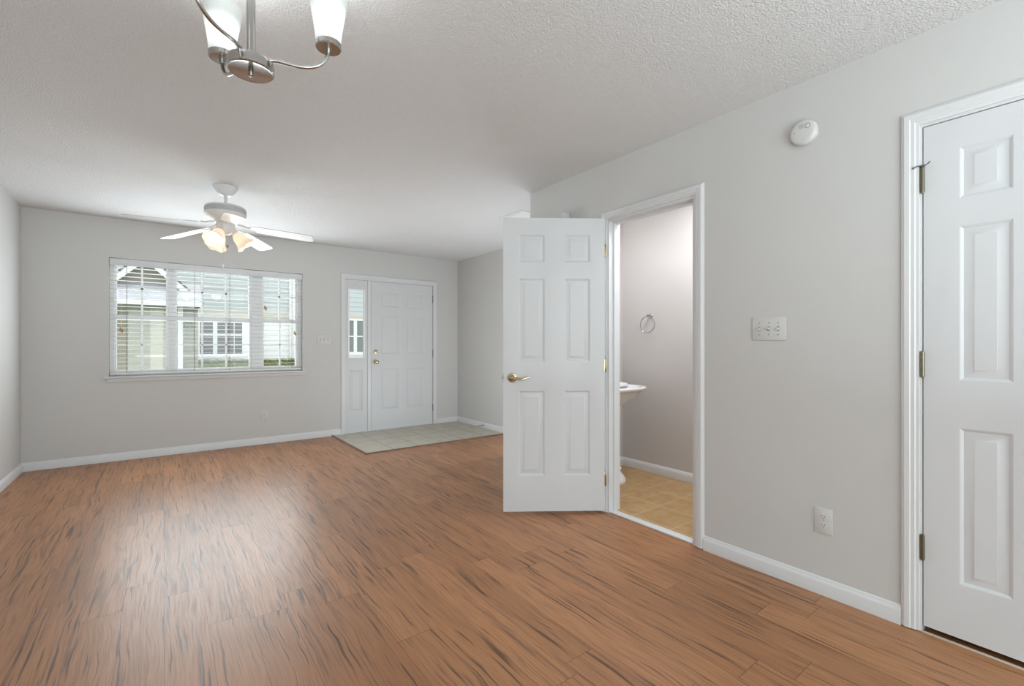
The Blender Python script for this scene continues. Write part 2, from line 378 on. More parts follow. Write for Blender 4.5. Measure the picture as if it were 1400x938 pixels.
casing('trim_2', 'x', XR, -1, BY0+.003, BY1-.003, BZ1-.003, 'white casing around the bathroom doorway', .004)
casing('trim_3', 'x', XR, -1, CY0+.010, CY1-.010, CZ1-.008, 'white casing around the closet door', .004)

def jamb(name, x0, x1, y0, y1, z1, stop, label):
    t = .018
    mb = MB().box((x0, y0, 0), (x1, y0+t, z1-t)).box((x0, y1-t, 0), (x1, y1, z1-t)).box((x0, y0, z1-t), (x1, y1, z1))
    if stop: 
        a, b = stop
        mb.box((a, y0+t, 0), (b, y0+t+.011, z1-t)).box((a, y1-t-.011, 0), (b, y1-t, z1-t)).box((a, y0+t+.011, z1-t-.011), (b, y1-t-.011, z1-t))
    return struct(mb.build(name, M['trim'], smooth=0), label, 'door jamb')
jb = jamb('trim_4', XR, XRB, BY0, BY1, BZ1, (XR+.042, XR+.075), 'white jamb lining the bathroom doorway')
MB().box((XR+.012, BY0+.0175, .90), (XR+.036, BY0+.0195, .965)).build('strike_plate', M['bronze'], jb)
jamb('trim_5', XR, XRB, CY0, CY1, CZ1, None, 'white jamb around the closet door')

# wood transition strips and thresholds
stp = [(0, 0), (.026, 0), (.022, .008), (.012, .012), (0, .010)]
tb = MB().extrude([(-.002, 0), (.024, 0), (.02, .009), (.008, .012), (-.002, .010)], (1.737, 4.838, 0), (1.737, YB-.016, 0), (-1, 0, 0))
tb.extrude([(-.002, 0), (.024, 0), (.02, .009), (.008, .012), (-.002, .010)], (1.713, 4.864, 0), (XF-.015, 4.864, 0), (0, -1, 0))
struct(tb.build('trim_6', M['strip'], smooth=50), 'dark wood edge strip around the entry tile', 'transition strip')
struct(MB().box((XR+.004, BY0+.02, 0), (XR+.062, BY1-.02, .013)).build('trim_7', M['trim'], bevel=.004), 'white threshold strip at the bathroom doorway', 'threshold')
struct(MB().box((XR-.007, CY0+.02, 0), (XR+.003, CY1-.02, .007)).build('trim_8', M['palestrip'], bevel=.002), 'pale threshold strip under the closet door', 'threshold')

# ---------------------------------------------------------------- doors
def panel_face(mb, w, h, y, sgn, panels, rings):
    # face at y (normal sgn along y) with raised panels; local x 0..w, z 0..h
    xs = sorted({0, w, *[p[0] for p in panels], *[p[1] for p in panels]}); zs = sorted({0, h, *[p[2] for p in panels], *[p[3] for p in panels]})
    for i in range(len(xs)-1):
        for j in range(len(zs)-1):
            a, b, c, d = xs[i], xs[i+1], zs[j], zs[j+1]
            if any(abs(p[0]-a) < 1e-6 and abs(p[1]-b) < 1e-6 and abs(p[2]-c) < 1e-6 and abs(p[3]-d) < 1e-6 for p in panels):
                vs_ = []; fs = []
                for o, dp in rings:
                    yy = y-sgn*dp; vs_ += [(a+o, yy, c+o), (b-o, yy, c+o), (b-o, yy, d-o), (a+o, yy, d-o)]
                for k in range(len(rings)-1):
                    for q in range(4): fs.append((k*4+q, k*4+(q+1) % 4, k*4+4+(q+1) % 4, k*4+4+q))
                k = (len(rings)-1)*4; fs.append((k, k+1, k+2, k+3)); mb.add(vs_, fs)
            else: mb.add([(a, y, c), (b, y, c), (b, y, d), (a, y, d)], [(0, 1, 2, 3)])
RINGS = [(0, 0), (.003, .0010), (.012, .0085), (.017, .0090), (.041, .0022), (.0425, .0012)]
def weld(mb):
    d = {}; nv = []; rm = []
    for v in mb.v:
        k = tuple(round(t, 5) for t in v)
        if k not in d: d[k] = len(nv); nv.append(v)
        rm.append(d[k])
    mb.v = nv; mb.f = [tuple(rm[i] for i in f) for f in mb.f]; return mb
def door_slab(w, h, t, panels):
    mb = MB()
    for y, s in ((-t/2, -1), (t/2, 1)): panel_face(mb, w, h, y, s, panels, RINGS)
    xs = sorted({0, w, *[p[0] for p in panels], *[p[1] for p in panels]}); zs = sorted({0, h, *[p[2] for p in panels], *[p[3] for p in panels]})
    for i in range(len(xs)-1):
        for z in (0, h): mb.add([(xs[i], -t/2, z), (xs[i+1], -t/2, z), (xs[i+1], t/2, z), (xs[i], t/2, z)], [(0, 1, 2, 3)])
    for j in range(len(zs)-1):
        for x in (0, w): mb.add([(x, -t/2, zs[j]), (x, -t/2, zs[j+1]), (x, t/2, zs[j+1]), (x, t/2, zs[j])], [(0, 1, 2, 3)])
    return weld(mb)
def six(xa, xb, xc, xd, rows): return [(a, b, c, d) for a, b in ((xa, xb), (xc, xd)) for c, d in rows]
def hinge(parent, x, y, z, mat, hgt=.098, r=.0065, sgn=-1, leaf=True):
    mb = MB()
    for k in range(5): mb.lathe([(r, k*hgt/5+.0006), (r, (k+1)*hgt/5-.0006)], (x, y, z-hgt/2), (0, 0, 1), 12)
    mb.lathe([(r*.8, 0), (r*.8, hgt)], (x, y, z-hgt/2), (0, 0, 1), 10)
    mb.lathe([(.002, 0), (r*.7, .002), (r*.8, .005)], (x, y, z-hgt/2-.005), (0, 0, 1), 10)
    mb.lathe([(r*.9, 0), (r*.9, .003), (.002, .006)], (x, y, z+hgt/2), (0, 0, 1), 10)
    return mb.build('hinge', mat, parent)

# door_1 : entry door, face towards the room is local -y
DY = YB+.035
d1 = struct(empty('door_1', (2.244, DY, .016)), 'white six-panel entry door with brass knob and deadbolt', 'door')
w1 = .918
door_slab(w1, 2.016, .044, six(.143, .398, .525, .775, [(.252, .826), (1.027, 1.56), (1.671, 1.882)])).build('door_slab', M['door'], d1, smooth=25)
def knob(parent, x, y, z, mat, out=(0, -1, 0)):
    mb = MB().lathe([(.0325, 0), (.0325, .004), (.028, .009), (.014, .012), (.011, .03), (.018, .036), (.026, .045), (.0275, .055), (.023, .064), (.010, .068), (.001, .0685)], (x, y, z), out, 24)
    return mb.build('door_knob', mat, parent)
knob(d1, .061, -.022, .920, M['brass'])
MB().lathe([(.030, 0), (.030, .006), (.024, .014), (.010, .016)], (.061, -.022, 1.058), (0, -1, 0), 24).box((.057, -.054, 1.043), (.065, -.036, 1.073)).build('deadbolt', M['brass'], d1)
for z in (1.825, 1.03, .232): hinge(d1, w1+.004, -.028, z, M['bronze'], .1, .0075)
# sidelight: window_2
w2 = struct(empty('window_2', (1.897, YB+.035, .016)), 'narrow sidelight with clear glass above a raised panel, left of the entry door', 'sidelight window')
sl = MB(); sw = .292
gx0, gx1, gz0, gz1 = .044, .248, .985, 1.880
for y, s in ((-.022, -1), (.022, 1)):
    panel_face(sl, sw, gz0, y, s, [(.054, .228, .262, .815)], RINGS)
sl.box((0, -.022, gz0), (gx0, .022, 2.016)).box((gx1, -.022, gz0), (sw, .022, 2.016)).box((gx0, -.022, gz1), (gx1, .022, 2.016)).box((0, -.0215, 0), (sw, .0215, .002))
sl.build('panel', M['door'], w2, smooth=25)
fr = MB()
o_, i_ = .0, .016
fr.box((gx0-.012, -.032, gz0-.012), (gx0+.008, -.020, gz1+.012)).box((gx1-.008, -.032, gz0-.012), (gx1+.012, -.020, gz1+.012)).box((gx0+.008, -.032, gz0-.012), (gx1-.008, -.020, gz0+.008)).box((gx0+.008, -.032, gz1-.008), (gx1-.008, -.020, gz1+.012))
fr.build('glazing_frame', M['vinyl'], w2, bevel=.003)
MB().box((gx0, -.003, gz0), (gx1, .003, gz1)).build('pane', M['glass'], w2, smooth=0)
ej = MB().box((EX0, YB, 0), (1.897-.001, YB+.13, EZ1)).box((3.166, YB, 0), (EX1, YB+.13, EZ1)).box((1.896, YB, 2.034), (3.166, YB+.13, EZ1)).box((2.191, YB+.006, 0), (2.239, YB+.11, 2.034)).box((1.896, YB-.004, .007), (3.166, YB+.13, .016))
ej.box((2.239, YB+.060, .016), (2.251, YB+.10, 2.034)).box((3.154, YB+.060, .016), (3.166, YB+.10, 2.034)).box((2.239, YB+.060, 2.020), (3.166, YB+.10, 2.034))
struct(ej.build('trim_9', M['trim'], bevel=.0015, seg=1), 'white frame and mullion of the entry door unit', 'door frame')

# door_2 : bathroom door standing open; hinge line at the far jamb
hx, hy = 2.442, 2.146
ang = math.atan2(2.556-hy, 1.867-hx)
d2 = struct(empty('door_2', (hx, hy, .024), ang), 'white six-panel bathroom door standing open into the room', 'door')
w_ = .708
rows2 = [(.245, .83), (1.025, 1.602), (1.712, 1.905)]
# local: x from hinge to free edge; +y faces the camera
sl2 = door_slab(w_-.010, 2.018, .035, six(.098, .280, .412, .594, rows2)); sl2.tf(Matrix.Translation((.010, -.006, 0))); sl2.build('door_slab', M['door'], d2, smooth=25)
def lever(parent, x, z, side):
    s = side
    mb = MB().lathe([(.033, 0), (.033, .003), (.029, .008), (.020, .010), (.0125, .014), (.0115, .045)], (x, s*.0175-.006, z), (0, s, 0), 24)
    pts = []; 
    for k in range(13):
        t = k/12; pts.append((x-.115*t, s*(.058+.006*sin(pi*t)), z-.006*sin(pi*1.1*t)+(.010*max(0, t-.7)/.3*.6)))
    mb.tube(pts, [.0105-.004*k/12 for k in range(13)], 10)
    mb.sphere((x, s*.055, z), .0135)
    return mb.build('lever_handle', M['brass'], parent)
lever(d2, w_-.062, .920, 1); lever(d2, w_-.062, .920, -1)
MB().box((w_-.001, -.012, .892), (w_+.0012, .012, .948)).box((w_, -.006, .912), (w_+.009, .006, .928)).build('latch_plate', M['bronze'], d2)
for z in (1.80, 1.005, .215):
    hb = MB().lathe([(.006, 0), (.0075, .005), (.0075, .087), (.006, .092)], (.0, .004, z-.046), (0, 0, 1), 14)
    pr = [(-.016, -.042), (.004, -.046), (.009, -.042), (.009, .042), (.004, .046), (-.016, .042)]
    hb.prism(pr, .0070, .0092, lambda a, b, h: (h, a, z+b))
    hb.build('hinge', M['brass'], d2)
# door_3 : closet door
d3 = struct(empty('door_3', (XR+.0185, CY1-.0215, .028), R(-90)), 'white six-panel closet door at the right edge of the photo', 'door')
w3 = .609
sl3 = door_slab(w3, 2.024, .035, six(.105, .250, .359, .504, [(.209, .819), (1.002, 1.604), (1.710, 1.911)]))
sl3.build('door_slab', M['door'], d3, smooth=25)
for z in (1.810, 1.062, .318): hg = hinge(d3, -.002, -.024, z, M['antique'], .098, .007)
ds = MB().tube([(-.026, -.034, 1.865), (-.016, -.036, 1.868), (-.002, -.033, 1.868), (.008, -.033, 1.867), (.018, -.037, 1.870), (.024, -.040, 1.876)], .0022, 8)
ds.lathe([(.009, 0), (.009, .003)], (-.002, -.024, 1.864), (0, 0, 1), 12).lathe([(.0045, 0), (.004, .005)], (-.026, -.034, 1.865), (-1, 0, 0), 10)
ds.build('hinge_pin_stop', M['bronze'], d3)

# ---------------------------------------------------------------- window_1 and its blind
FY0, FY1 = YB+.075, YB+.145
w1o = struct(empty('window_1', (.47, YB, .852)), 'wide white front window of three double-hung units', 'window')
def rel(mb, o): return mb.tf(Matrix.Translation(-Vector(o.location)))
units = [(-.378, .024, 2), (.120, .804, 3), (.958, 1.307, 2)]
GB, GT, R0, R1 = .911, 2.03, 1.427, 1.474
fm = MB().box((WX0, FY0-.01, WZ0), (-.400, FY1, WZ1)).box((1.329, FY0-.01, WZ0), (WX1, FY1, WZ1)).box((-.400, FY0-.01, WZ0), (1.329, FY1, .884)).box((-.400, FY0-.01, 2.037), (1.329, FY1, WZ1))
fm.box((.046, FY0-.01, .884), (.098, FY1, 2.037)).box((.826, FY0-.01, .884), (.936, FY1, 2.037))
rel(fm, w1o).build('frame', M['vinyl'], w1o, bevel=.002, seg=1)
for a, b, nc in units:
    for up in (0, 1):
        y0, y1 = (FY0+.004, FY0+.030) if not up else (FY0+.034, FY0+.060)
        za, zb = (.884, R1) if not up else (R0, 2.037); ga, gb = (GB, R0) if not up else (R1, GT)
        m_ = MB().box((a-.021, y0, za), (a, y1, zb)).box((b, y0, za), (b+.021, y1, zb)).box((a, y0, za), (b, y1, ga)).box((a, y0, gb), (b, y1, zb))
        for k in range(1, nc):
            xm = a+(b-a)*k/nc; m_.box((xm-.0085, y0+.006, ga), (xm+.0085, y1-.006, gb))
        zm = (ga+gb)/2+(.004 if up else 0); m_.box((a, y0+.006, zm-.0085), (b, y1-.006, zm+.0085))
        s_ = rel(m_, w1o).build('sash', M['vinyl'], w1o, smooth=0)
        rel(MB().box((a, (y0+y1)/2-.002, ga), (b, (y0+y1)/2+.002, gb)), w1o).build('pane', M['glass'], s_, smooth=0)
st = MB().box((-.470, YB-.032, .832), (1.405, YB-.0005, .852)).box((WX0+.001, YB-.001, .834), (WX1-.001, YB+.066, .8525))
rel(st, w1o).build('stool', M['trim'], w1o, bevel=.004)
ap = MB().extrude([(0, 0), (.009, 0), (.013, .006), (.013, .036), (0, .0385)], (-.446, YB, .7935), (1.382, YB, .7935), (0, -1, 0))
rel(ap, w1o).build('apron', M['trim'], w1o)

bl = empty('window_blind', (.47, YB+.035, .858), 0, 'white horizontal slat blind hanging open across the whole front window', 'blind')
vx0, vx1 = WX0+.004, WX1-.004
va = MB().box((vx0, YB+.003, 1.972), (vx1, YB+.011, 2.0375)).box((vx0, YB+.011, 1.985), (vx1, YB+.055, 2.030))
rel(va, bl).build('headrail', M['trim'], bl, bevel=.002)
ss = MB(); z = 1.955; k = 0
while z > .90:
    n = 4; t = .0022; yc = YB+.036; hw = .0245
    prof = []
    for i in range(n+1):
        q = -1+2*i/n; prof.append((yc+hw*q, z+.0012*(1-q*q)-.0010*q))
    a = len(ss.v)
    pr = prof+[(p[0], p[1]-t) for p in prof[::-1]]
    m_ = len(pr); vs_ = [(x, p[0], p[1]) for x in (vx0+.003, vx1-.003) for p in pr]
    ss.add(vs_, [(i, (i+1) % m_, m_+(i+1) % m_, m_+i) for i in range(m_)]+[tuple(range(m_))[::-1], tuple(range(m_, 2*m_))])
    z -= .0437; k += 1
rel(ss, bl).build('slats', M['slat'], bl, smooth=30)
rel(MB().box((vx0+.003, YB+.012, .866), (vx1-.003, YB+.060, .886)), bl).build('bottom_rail', M['slat'], bl, bevel=.003)
lad = [-.297, .275, .605, 1.262]
for x in lad:
    rel(MB().box((x-.0013, YB+.0095, .88), (x+.0013, YB+.0115, 1.99)).box((x-.0013, YB+.0605, .88), (x+.0013, YB+.0625, 1.99)), bl).build('ladder_cord', M['cord'], bl, smooth=0)
for x, z0 in ((-.338, 1.33), (.962, 1.615), (1.285, 1.32)):
    pc = rel(MB().box((x-.001, YB-.004, z0), (x+.001, YB-.002, 1.98)), bl).build('pull_cord', M['slat'], bl, smooth=0)
    for dx in (-.007, .008):
        rel(MB().lathe([(.003, .022), (.006, .010), (.0075, -.012), (.006, -.020), (.001, -.022)], (x+dx, YB-.006, z0-.005-.012*(dx > 0)), (0, 0, 1), 12), bl).build('tassel', M['tassel'], pc)

# ---------------------------------------------------------------- wall plates
def switch_plate(name, loc, rz, label, w=.163, h=.117, n=3):
    o = empty(name, loc, rz, label, 'light switch')
    MB().box((-w/2, -.006, -h/2), (w/2, 0, h/2)).build('plate', M['plastic'], o, bevel=.003)
    for k in range(n):
        x = (k-(n-1)/2)*.046
        MB().box((x-.0052, -.0064, -.012), (x+.0052, -.0058, .012)).build('toggle_slot', M['grey_slot'], o, smooth=0)
        up = 1 if k != 1 else -1
        tg = MB().box((x-.0042, -.020, -.005), (x+.0042, -.005, .005)); tg.tf(Matrix.Translation((0, 0, .003*up)) @ Matrix.Rotation(R(18)*up, 4, 'X')); tg.build('toggle', M['plastic'], o, bevel=.001)
        for z in (-.030, .030): MB().lathe([(.0034, 0), (.003, .0014), (.001, .0018)], (x, -.0058, z), (0, -1, 0), 10).build('screw', M['grey_slot'], o)
    return o
def outlet(name, loc, rz, label, w=.073, h=.118):
    o = empty(name, loc, rz, label, 'electrical outlet')
    MB().box((-w/2, -.006, -h/2), (w/2, 0, h/2)).build('plate', M['plastic'], o, bevel=.003)
    for s in (-1, 1):
        poly = [(.0172*cos(a), .0172*sin(a)) for a in [2*pi*i/28 for i in range(28)]]; poly = [(x, max(-.0135, min(.0135, z))) for x, z in poly]
        rc = MB().prism(poly, -.0085, -.0055, lambda a, b, hh: (a, hh, s*.0195+b)).build('receptacle', M['plastic'], o, smooth=40)
        MB().box((-.0072, -.0088, s*.0195-.001), (-.0052, -.0083, s*.0195+.0075)).box((.0052, -.0088, s*.0195), (.0072, -.0083, s*.0195+.007)).lathe([(.0024, 0), (.0024, .0005)], (0, -.0083, s*.0195-.0065), (0, -1, 0), 10).build('slots', M['dark'], rc, smooth=0)
    MB().lathe([(.003, 0), (.0026, .0014), (.001, .0018)], (0, -.0058, 0), (0, -1, 0), 10).build('screw', M['grey_slot'], o)
    return o
# rz = -90deg turns local -y to -x (right wall)
switch_plate('light_switch', (XR, 1.0755, 1.251), R(-90), 'white triple toggle switch plate between the bathroom doorway and the closet')
switch_plate('light_switch', (1.627, YB, 1.236), 0, 'white triple switch plate on the far wall beside the sidelight')
outlet('wall_outlet', (XR, .8315, .345), R(-90), 'white duplex outlet low on the right wall near the closet')
outlet('wall_outlet', (.949, YB, .330), 0, 'white duplex outlet low on the far wall under the window')

# smoke detector on the right wall
sd = empty('smoke_detector', (XR, .909, 2.186), R(-90), 'round white smoke detector high on the right wall', 'smoke detector')
MB().lathe([(.056, 0), (.057, .004), (.056, .007)], (0, 0, 0), (0, -1, 0), 48).build('base', M['plastic'], sd)
MB().lathe([(.0585, .0125), (.0600, .016), (.0575, .028), (.052, .034), (.040, .037), (.0005, .038)], (0, 0, 0), (0, -1, 0), 48, cap0=True).build('cover', M['plastic'], sd)
MB().lathe([(.0555, .007), (.0555, .0125)], (0, 0, 0), (0, -1, 0), 48, False, False).build('painted_gap_shade', M['dark'], sd)  # dark-coloured ring, painting in the shade between base and cover
sv = MB()
for i in range(3):
    for j in range(3): sv.box((-.012+.007*i-.0022, -.0376, .018+.007*j-.0022), (-.012+.007*i+.0022, -.0368, .018+.007*j+.0022))
sv.build('sounder_grille', M['grey_slot'], sd, smooth=0)
MB().lathe([(.0095, .0362), (.0095, .039), (.008, .040), (.0005, .0402)], (.022, 0, .022), (0, -1, 0), 20).build('test_button', M['plastic'], sd)
MB().lathe([(.0102, .0364), (.0125, .0364), (.0125, .0378), (.0102, .0378)], (.022, 0, .022), (0, -1, 0), 20, False, False).build('button_ring', M['grey_slot'], sd)
MB().lathe([(.002, .036), (.002, .0385)], (-.035, 0, .002), (0, -1, 0), 10).build('indicator_light', M['dark'], sd)
# door chime box above the bathroom door
ch = empty('door_chime', (XR, 2.64, 2.10), R(-90), 'white door chime box on the right wall just above the open bathroom door', 'door chime')
MB().box((-.128, -.090, -.068), (.128, -.006, .068)).build('cover', M['wall'], ch, bevel=.004)
MB().box((-.120, -.006, -.062), (.120, 0, .062)).build('base', M['plastic'], ch)
# ceiling register
cr = empty('ceiling_vent', (2.88, 3.575, H), 0, 'white rectangular air vent in the ceiling past the end of the right wall', 'ceiling vent')
a, b = .195, .180
MB().box((-a, -b, -.008), (-a+.028, b, 0)).box((a-.028, -b, -.008), (a, b, 0)).box((-a+.028, -b, -.008), (a-.028, -b+.028, 0)).box((-a+.028, b-.028, -.008), (a-.028, b, 0)).build('frame', M['fanwhite'], cr, bevel=.002)
lv = MB()
for i in range(9):
    y = -b+.045+i*(2*b-.09)/8; s_ = MB().box((-a+.028, -.018, -.001), (a-.028, .018, .001)); s_.tf(Matrix.Translation((0, y, -.010)) @ Matrix.Rotation(R(-14), 4, 'X')); lv.merge(s_)
lv.build('louvres', M['fanwhite'], cr, smooth=0)
for x, y in ((-a+.014, -b+.05), (a-.014, b-.05)): MB().lathe([(.004, 0), (.003, .002)], (x, y, -.008), (0, 0, -1), 10).build('screw', M['grey_slot'], cr)
# spring door stop on the alcove baseboard
dsp = empty('door_stop', (XF-.0145, 5.364, .045), 0, 'small spring door stop on the baseboard right of the entry door', 'door stop')
pts = [(-.008-.06*i/90, .0055*cos(i*.9), .0055*sin(i*.9)) for i in range(91)]
MB().lathe([(.010, 0), (.008, .008)], (0, 0, 0), (-1, 0, 0), 14).build('mount', M['bronze'], dsp)
MB().tube(pts, .0014, 6).build('spring', M['nickel'], dsp)
MB().lathe([(.008, 0), (.008, .012), (.006, .014)], (-.066, 0, 0), (-1, 0, 0), 14).build('rubber_tip', M['grey_slot'], dsp)

# ---------------------------------------------------------------- ceiling fan
FX, FY = .401, 4.348
fan = empty('ceiling_fan', (FX, FY, H), 0, 'white five-blade ceiling fan with three lit glass shades', 'ceiling fan')
W = M['fanwhite']
MB().lathe([(.088, 0), (.088, -.006), (.070, -.036), (.050, -.060), (.036, -.070), (.018, -.074)], n=40).build('canopy', W, fan)
MB().lathe([(.0125, -.070), (.0125, -.150)], n=16).lathe([(.022, -.134), (.024, -.138), (.024, -.150), (.018, -.156)], n=20).build('downrod', W, fan)
MB().lathe([(.020, -.146), (.060, -.150), (.110, -.154), (.137, -.162), (.145, -.172), (.145, -.176)], n=56).build('motor_top', W, fan)
vb = MB().lathe([(.141, -.176), (.144, -.180), (.144, -.212), (.141, -.216)], n=56, cap0=True, cap1=True)
for k in range(56):
    s_ = MB().box((.142, -.0028, -.208), (.1465, .0028, -.184)); s_.tf(Matrix.Rotation(2*pi*k/56, 4, 'Z')); vb.merge(s_)
vb.build('vent_band', M['vent'], fan, smooth=30)
MB().lathe([(.145, -.214), (.149, -.220), (.145, -.226), (.115, -.252), (.085, -.270), (.078, -.276), (.078, -.290)], n=56).build('motor_housing', W, fan)
ZBL = 2.138-H
def blade_mesh():
    # outline in (r, t)
    out = []
    r0, r1 = .215, .655
    for r, hw in ((r0, .050), (r0+.01, .054), (.40, .062), (.60, .068)): out.append((r, hw))
    for i in range(1, 8):
        a = pi/2*i/8; out.append((.60+.055*sin(a), .040+.028*cos(a)))
    poly = out+[(r, -t) for r, t in out[::-1]]
    return MB().prism(poly, -.003, .003, lambda a, b, h: (a, b, h))
def iron_mesh():
    pts = [(.085, 0, .015), (.12, 0, .012), (.15, .0, .004), (.18, 0, .006)]
    m_ = MB().tube(pts, .008, 8)
    poly = [(.165, -.012), (.20, -.030), (.235, -.040), (.262, -.036), (.25, -.02), (.275, 0), (.25, .02), (.262, .036), (.235, .040), (.20, .030), (.165, .012)]
    m_.prism(poly, .0035, .0075, lambda a, b, h: (a, b, h)); return m_
bm0 = None
for k in range(5):
    a = .94177+k*2*pi/5
    mat = Matrix.Translation((0, 0, ZBL)) @ Matrix.Rotation(a, 4, 'Z') @ Matrix.Rotation(R(6), 4, 'Y') @ Matrix.Rotation(R(-11), 4, 'X')
    b_ = blade_mesh().tf(mat).build('blade', W, fan, bevel=.0012, seg=1)
    iron_mesh().tf(mat).build('blade_iron', W, b_)
MB().lathe([(.060, -.286), (.066, -.292), (.066, -.345), (.052, -.366), (.030, -.380), (.010, -.385), (.001, -.386)], n=40).build('light_kit', W, fan)
for k in range(3):
    a = R(-7.2)+k*2*pi/3; d = Vector((cos(a), sin(a), 0)); ax = (d*sin(R(42))+Vector((0, 0, -1))*cos(R(42))).normalized()
    base = d*.052+Vector((0, 0, -.352))
    am = MB().tube([d*.03+Vector((0, 0, -.348)), d*.045+Vector((0, 0, -.348)), base+ax*.012], .009, 10).lathe([(.012, 0), (.022, .006), (.023, .022), (.020, .026)], base, ax, 20)
    am_o = am.build('lamp_holder', W, fan)
    so = base+ax*.024
    prof = [(.021, 0), (.029, .010), (.037, .026), (.041, .045), (.045, .064), (.053, .082), (.063, .096), (.067, .101), (.0655, .102), (.051, .084), (.043, .066), (.039, .046), (.035, .028), (.027, .012), (.019, .003)]
    prof = [(r*1.22, hh*1.18) for r, hh in prof]
    sh = MB(); n = 36
    sh.lathe(prof, so, ax, n, False, False)
    cen = so+ax*.056
    # scalloped mouth
    t_ = Vector((1, 0, 0)) if abs(ax.x) < .9 else Vector((0, 1, 0)); e1 = (t_-ax*t_.dot(ax)).normalized(); e2 = ax.cross(e1)
    nv = []
    for v in sh.v:
        q = Vector(v)-so; hgt = q.dot(ax); th_ = math.atan2(q.dot(e2), q.dot(e1)); f_ = max(0, (hgt-.085)/.035)
        nv.append(tuple(Vector(v)+ax*(.005*f_*cos(6*th_))))
    sh.v = nv
    so_ = sh.build('glass_shade', M['fan_shade'], fan, origin=tuple(cen))
    point_light('fan_bulb_light', so+ax*.24, .9, (1, .95, .88), .06, fan)
    bb = MB().lathe([(.010, .006), (.012, .02), (.019, .040), (.0205, .050), (.016, .063), (.006, .069), (.001, .070)], so-cen, ax, 16).build('bulb', M['bulb_warm'], so_)
for dx, dy, zb in ((.012, -.022, 1.955), (-.018, -.012, 1.795)):
    c_ = MB().tube([(dx, dy, -.345), (dx, dy, zb-H+.02)], .0011, 6)
    pc = c_.build('pull_chain', M['nickel'], fan)
    MB().lathe([(.002, .022), (.005, .014), (.0068, .004), (.005, -.005), (.001, -.008)], (dx, dy, zb-H), (0, 0, 1), 12).build('pull', M['bronze'] if zb > 1.9 else M['plastic'], pc)

# ---------------------------------------------------------------- chandelier
CX, CY, CZ = .2127, 1.596, 2.0330
cd = empty('chandelier', (CX, CY, H), 0, 'brushed nickel chandelier with frosted tapered glass shades facing up', 'chandelier')
zz = CZ-H
NK = M['nickel']
MB().lathe([(.062, 0), (.062, -.008), (.052, -.020), (.018, -.026)], n=36).build('canopy', NK, cd)
MB().lathe([(.0125, -.02), (.0125, zz+.015)], n=20).build('rod', NK, cd)
MB().lathe([(.014, zz+.008), (.050, zz+.006), (.0625, zz-.001), (.0645, zz-.008), (.0645, zz-.030), (.060, zz-.0335), (.056, zz-.0325), (.003, zz-.0325)], n=56).build('hub', NK, cd)
MB().lathe([(.007, zz-.032), (.007, zz-.042), (.005, zz-.045), (.001, zz-.046)], n=16).build('finial', M['bronze'], cd)
RA, dz = .2194, .0978
for k in range(3):
    a = -.2641+k*2*pi/3; d = Vector((cos(a), sin(a), 0))
    ctl = [(.040, .012), (.065, .017), (.090, .016), (.120, .014), (.150, .016), (.176, .023), (.197, .036), (.211, .054), (.218, .073), (RA, .090)]
    # smooth (Catmull-Rom)
    pts = []
    for i in range(len(ctl)-1):
        p0 = ctl[max(i-1, 0)]; p1 = ctl[i]; p2 = ctl[i+1]; p3 = ctl[min(i+2, len(ctl)-1)]
        for t in (0, .33, .67):
            q = [.5*((2*p1[j])+(-p0[j]+p2[j])*t+(2*p0[j]-5*p1[j]+4*p2[j]-p3[j])*t*t+(-p0[j]+3*p1[j]-3*p2[j]+p3[j])*t**3) for j in (0, 1)]
            pts.append(d*q[0]+Vector((0, 0, zz+q[1])))
    pts.append(d*ctl[-1][0]+Vector((0, 0, zz+ctl[-1][1])))
    arm = MB().tube(pts, .0058, 12).build('arm', NK, cd)
    c = d*RA+Vector((0, 0, zz+dz))
    MB().lathe([(.0085, -.022), (.0085, -.008), (.037, -.0075), (.0395, -.004), (.0395, .010), (.036, .0105)], c, n=40).build('cup', NK, arm)
    prof = [(.0375, .0095), (.041, .045), (.047, .085), (.0545, .125), (.0615, .158), (.0625, .162), (.0605, .162), (.0525, .125), (.045, .085), (.039, .045), (.0355, .0115)]
    cen = c+Vector((0, 0, .072))
    sh = MB().lathe(prof, c, n=44, cap0=False, cap1=False).build('glass_shade', M['chand_shade'], arm, origin=tuple(cen))
    MB().lathe([(.012, .011), (.013, .03), (.022, .055), (.024, .070), (.019, .088), (.008, .097), (.001, .098)], c-cen, n=18).build('bulb', M['bulb_white'], sh)
    point_light('chandelier_bulb_light', c+Vector((0, 0, .14)), 1.5, (.95, .98, 1), .03, cd)

# ---------------------------------------------------------------- bathroom: pedestal sink and towel ring
SX, SY = 3.05, YBW
sk = empty('pedestal_sink', (SX, SY, .006), 0, 'white porcelain pedestal sink inside the bathroom doorway', 'sink')
def outline(wx, y0, y1, n=48, e=2.8):
    r = []
    cy = (y0+y1)/2; hy_ = (y1-y0)/2
    for k in range(n):
        a = 2*pi*k/n; ca, sa = cos(a), sin(a)
        r.append((wx*math.copysign(abs(ca)**(2/e), ca), cy+hy_*math.copysign(abs(sa)**(2/e), sa)))
    return r
def loft(mb, levels, n=48):
    vs_ = []; fs = []
    for (wx, y0, y1, z, e) in levels: vs_ += [(x, y, z) for x, y in outline(wx, y0, y1, n, e)]
    for i in range(len(levels)-1):
        for k in range(n): k2 = (k+1) % n; fs.append((i*n+k, i*n+k2, (i+1)*n+k2, (i+1)*n+k))
    fs.append(tuple(range(n))[::-1]); fs.append(tuple((len(levels)-1)*n+k for k in range(n))); return mb.add(vs_, fs)
bs = MB(); F_ = -.525
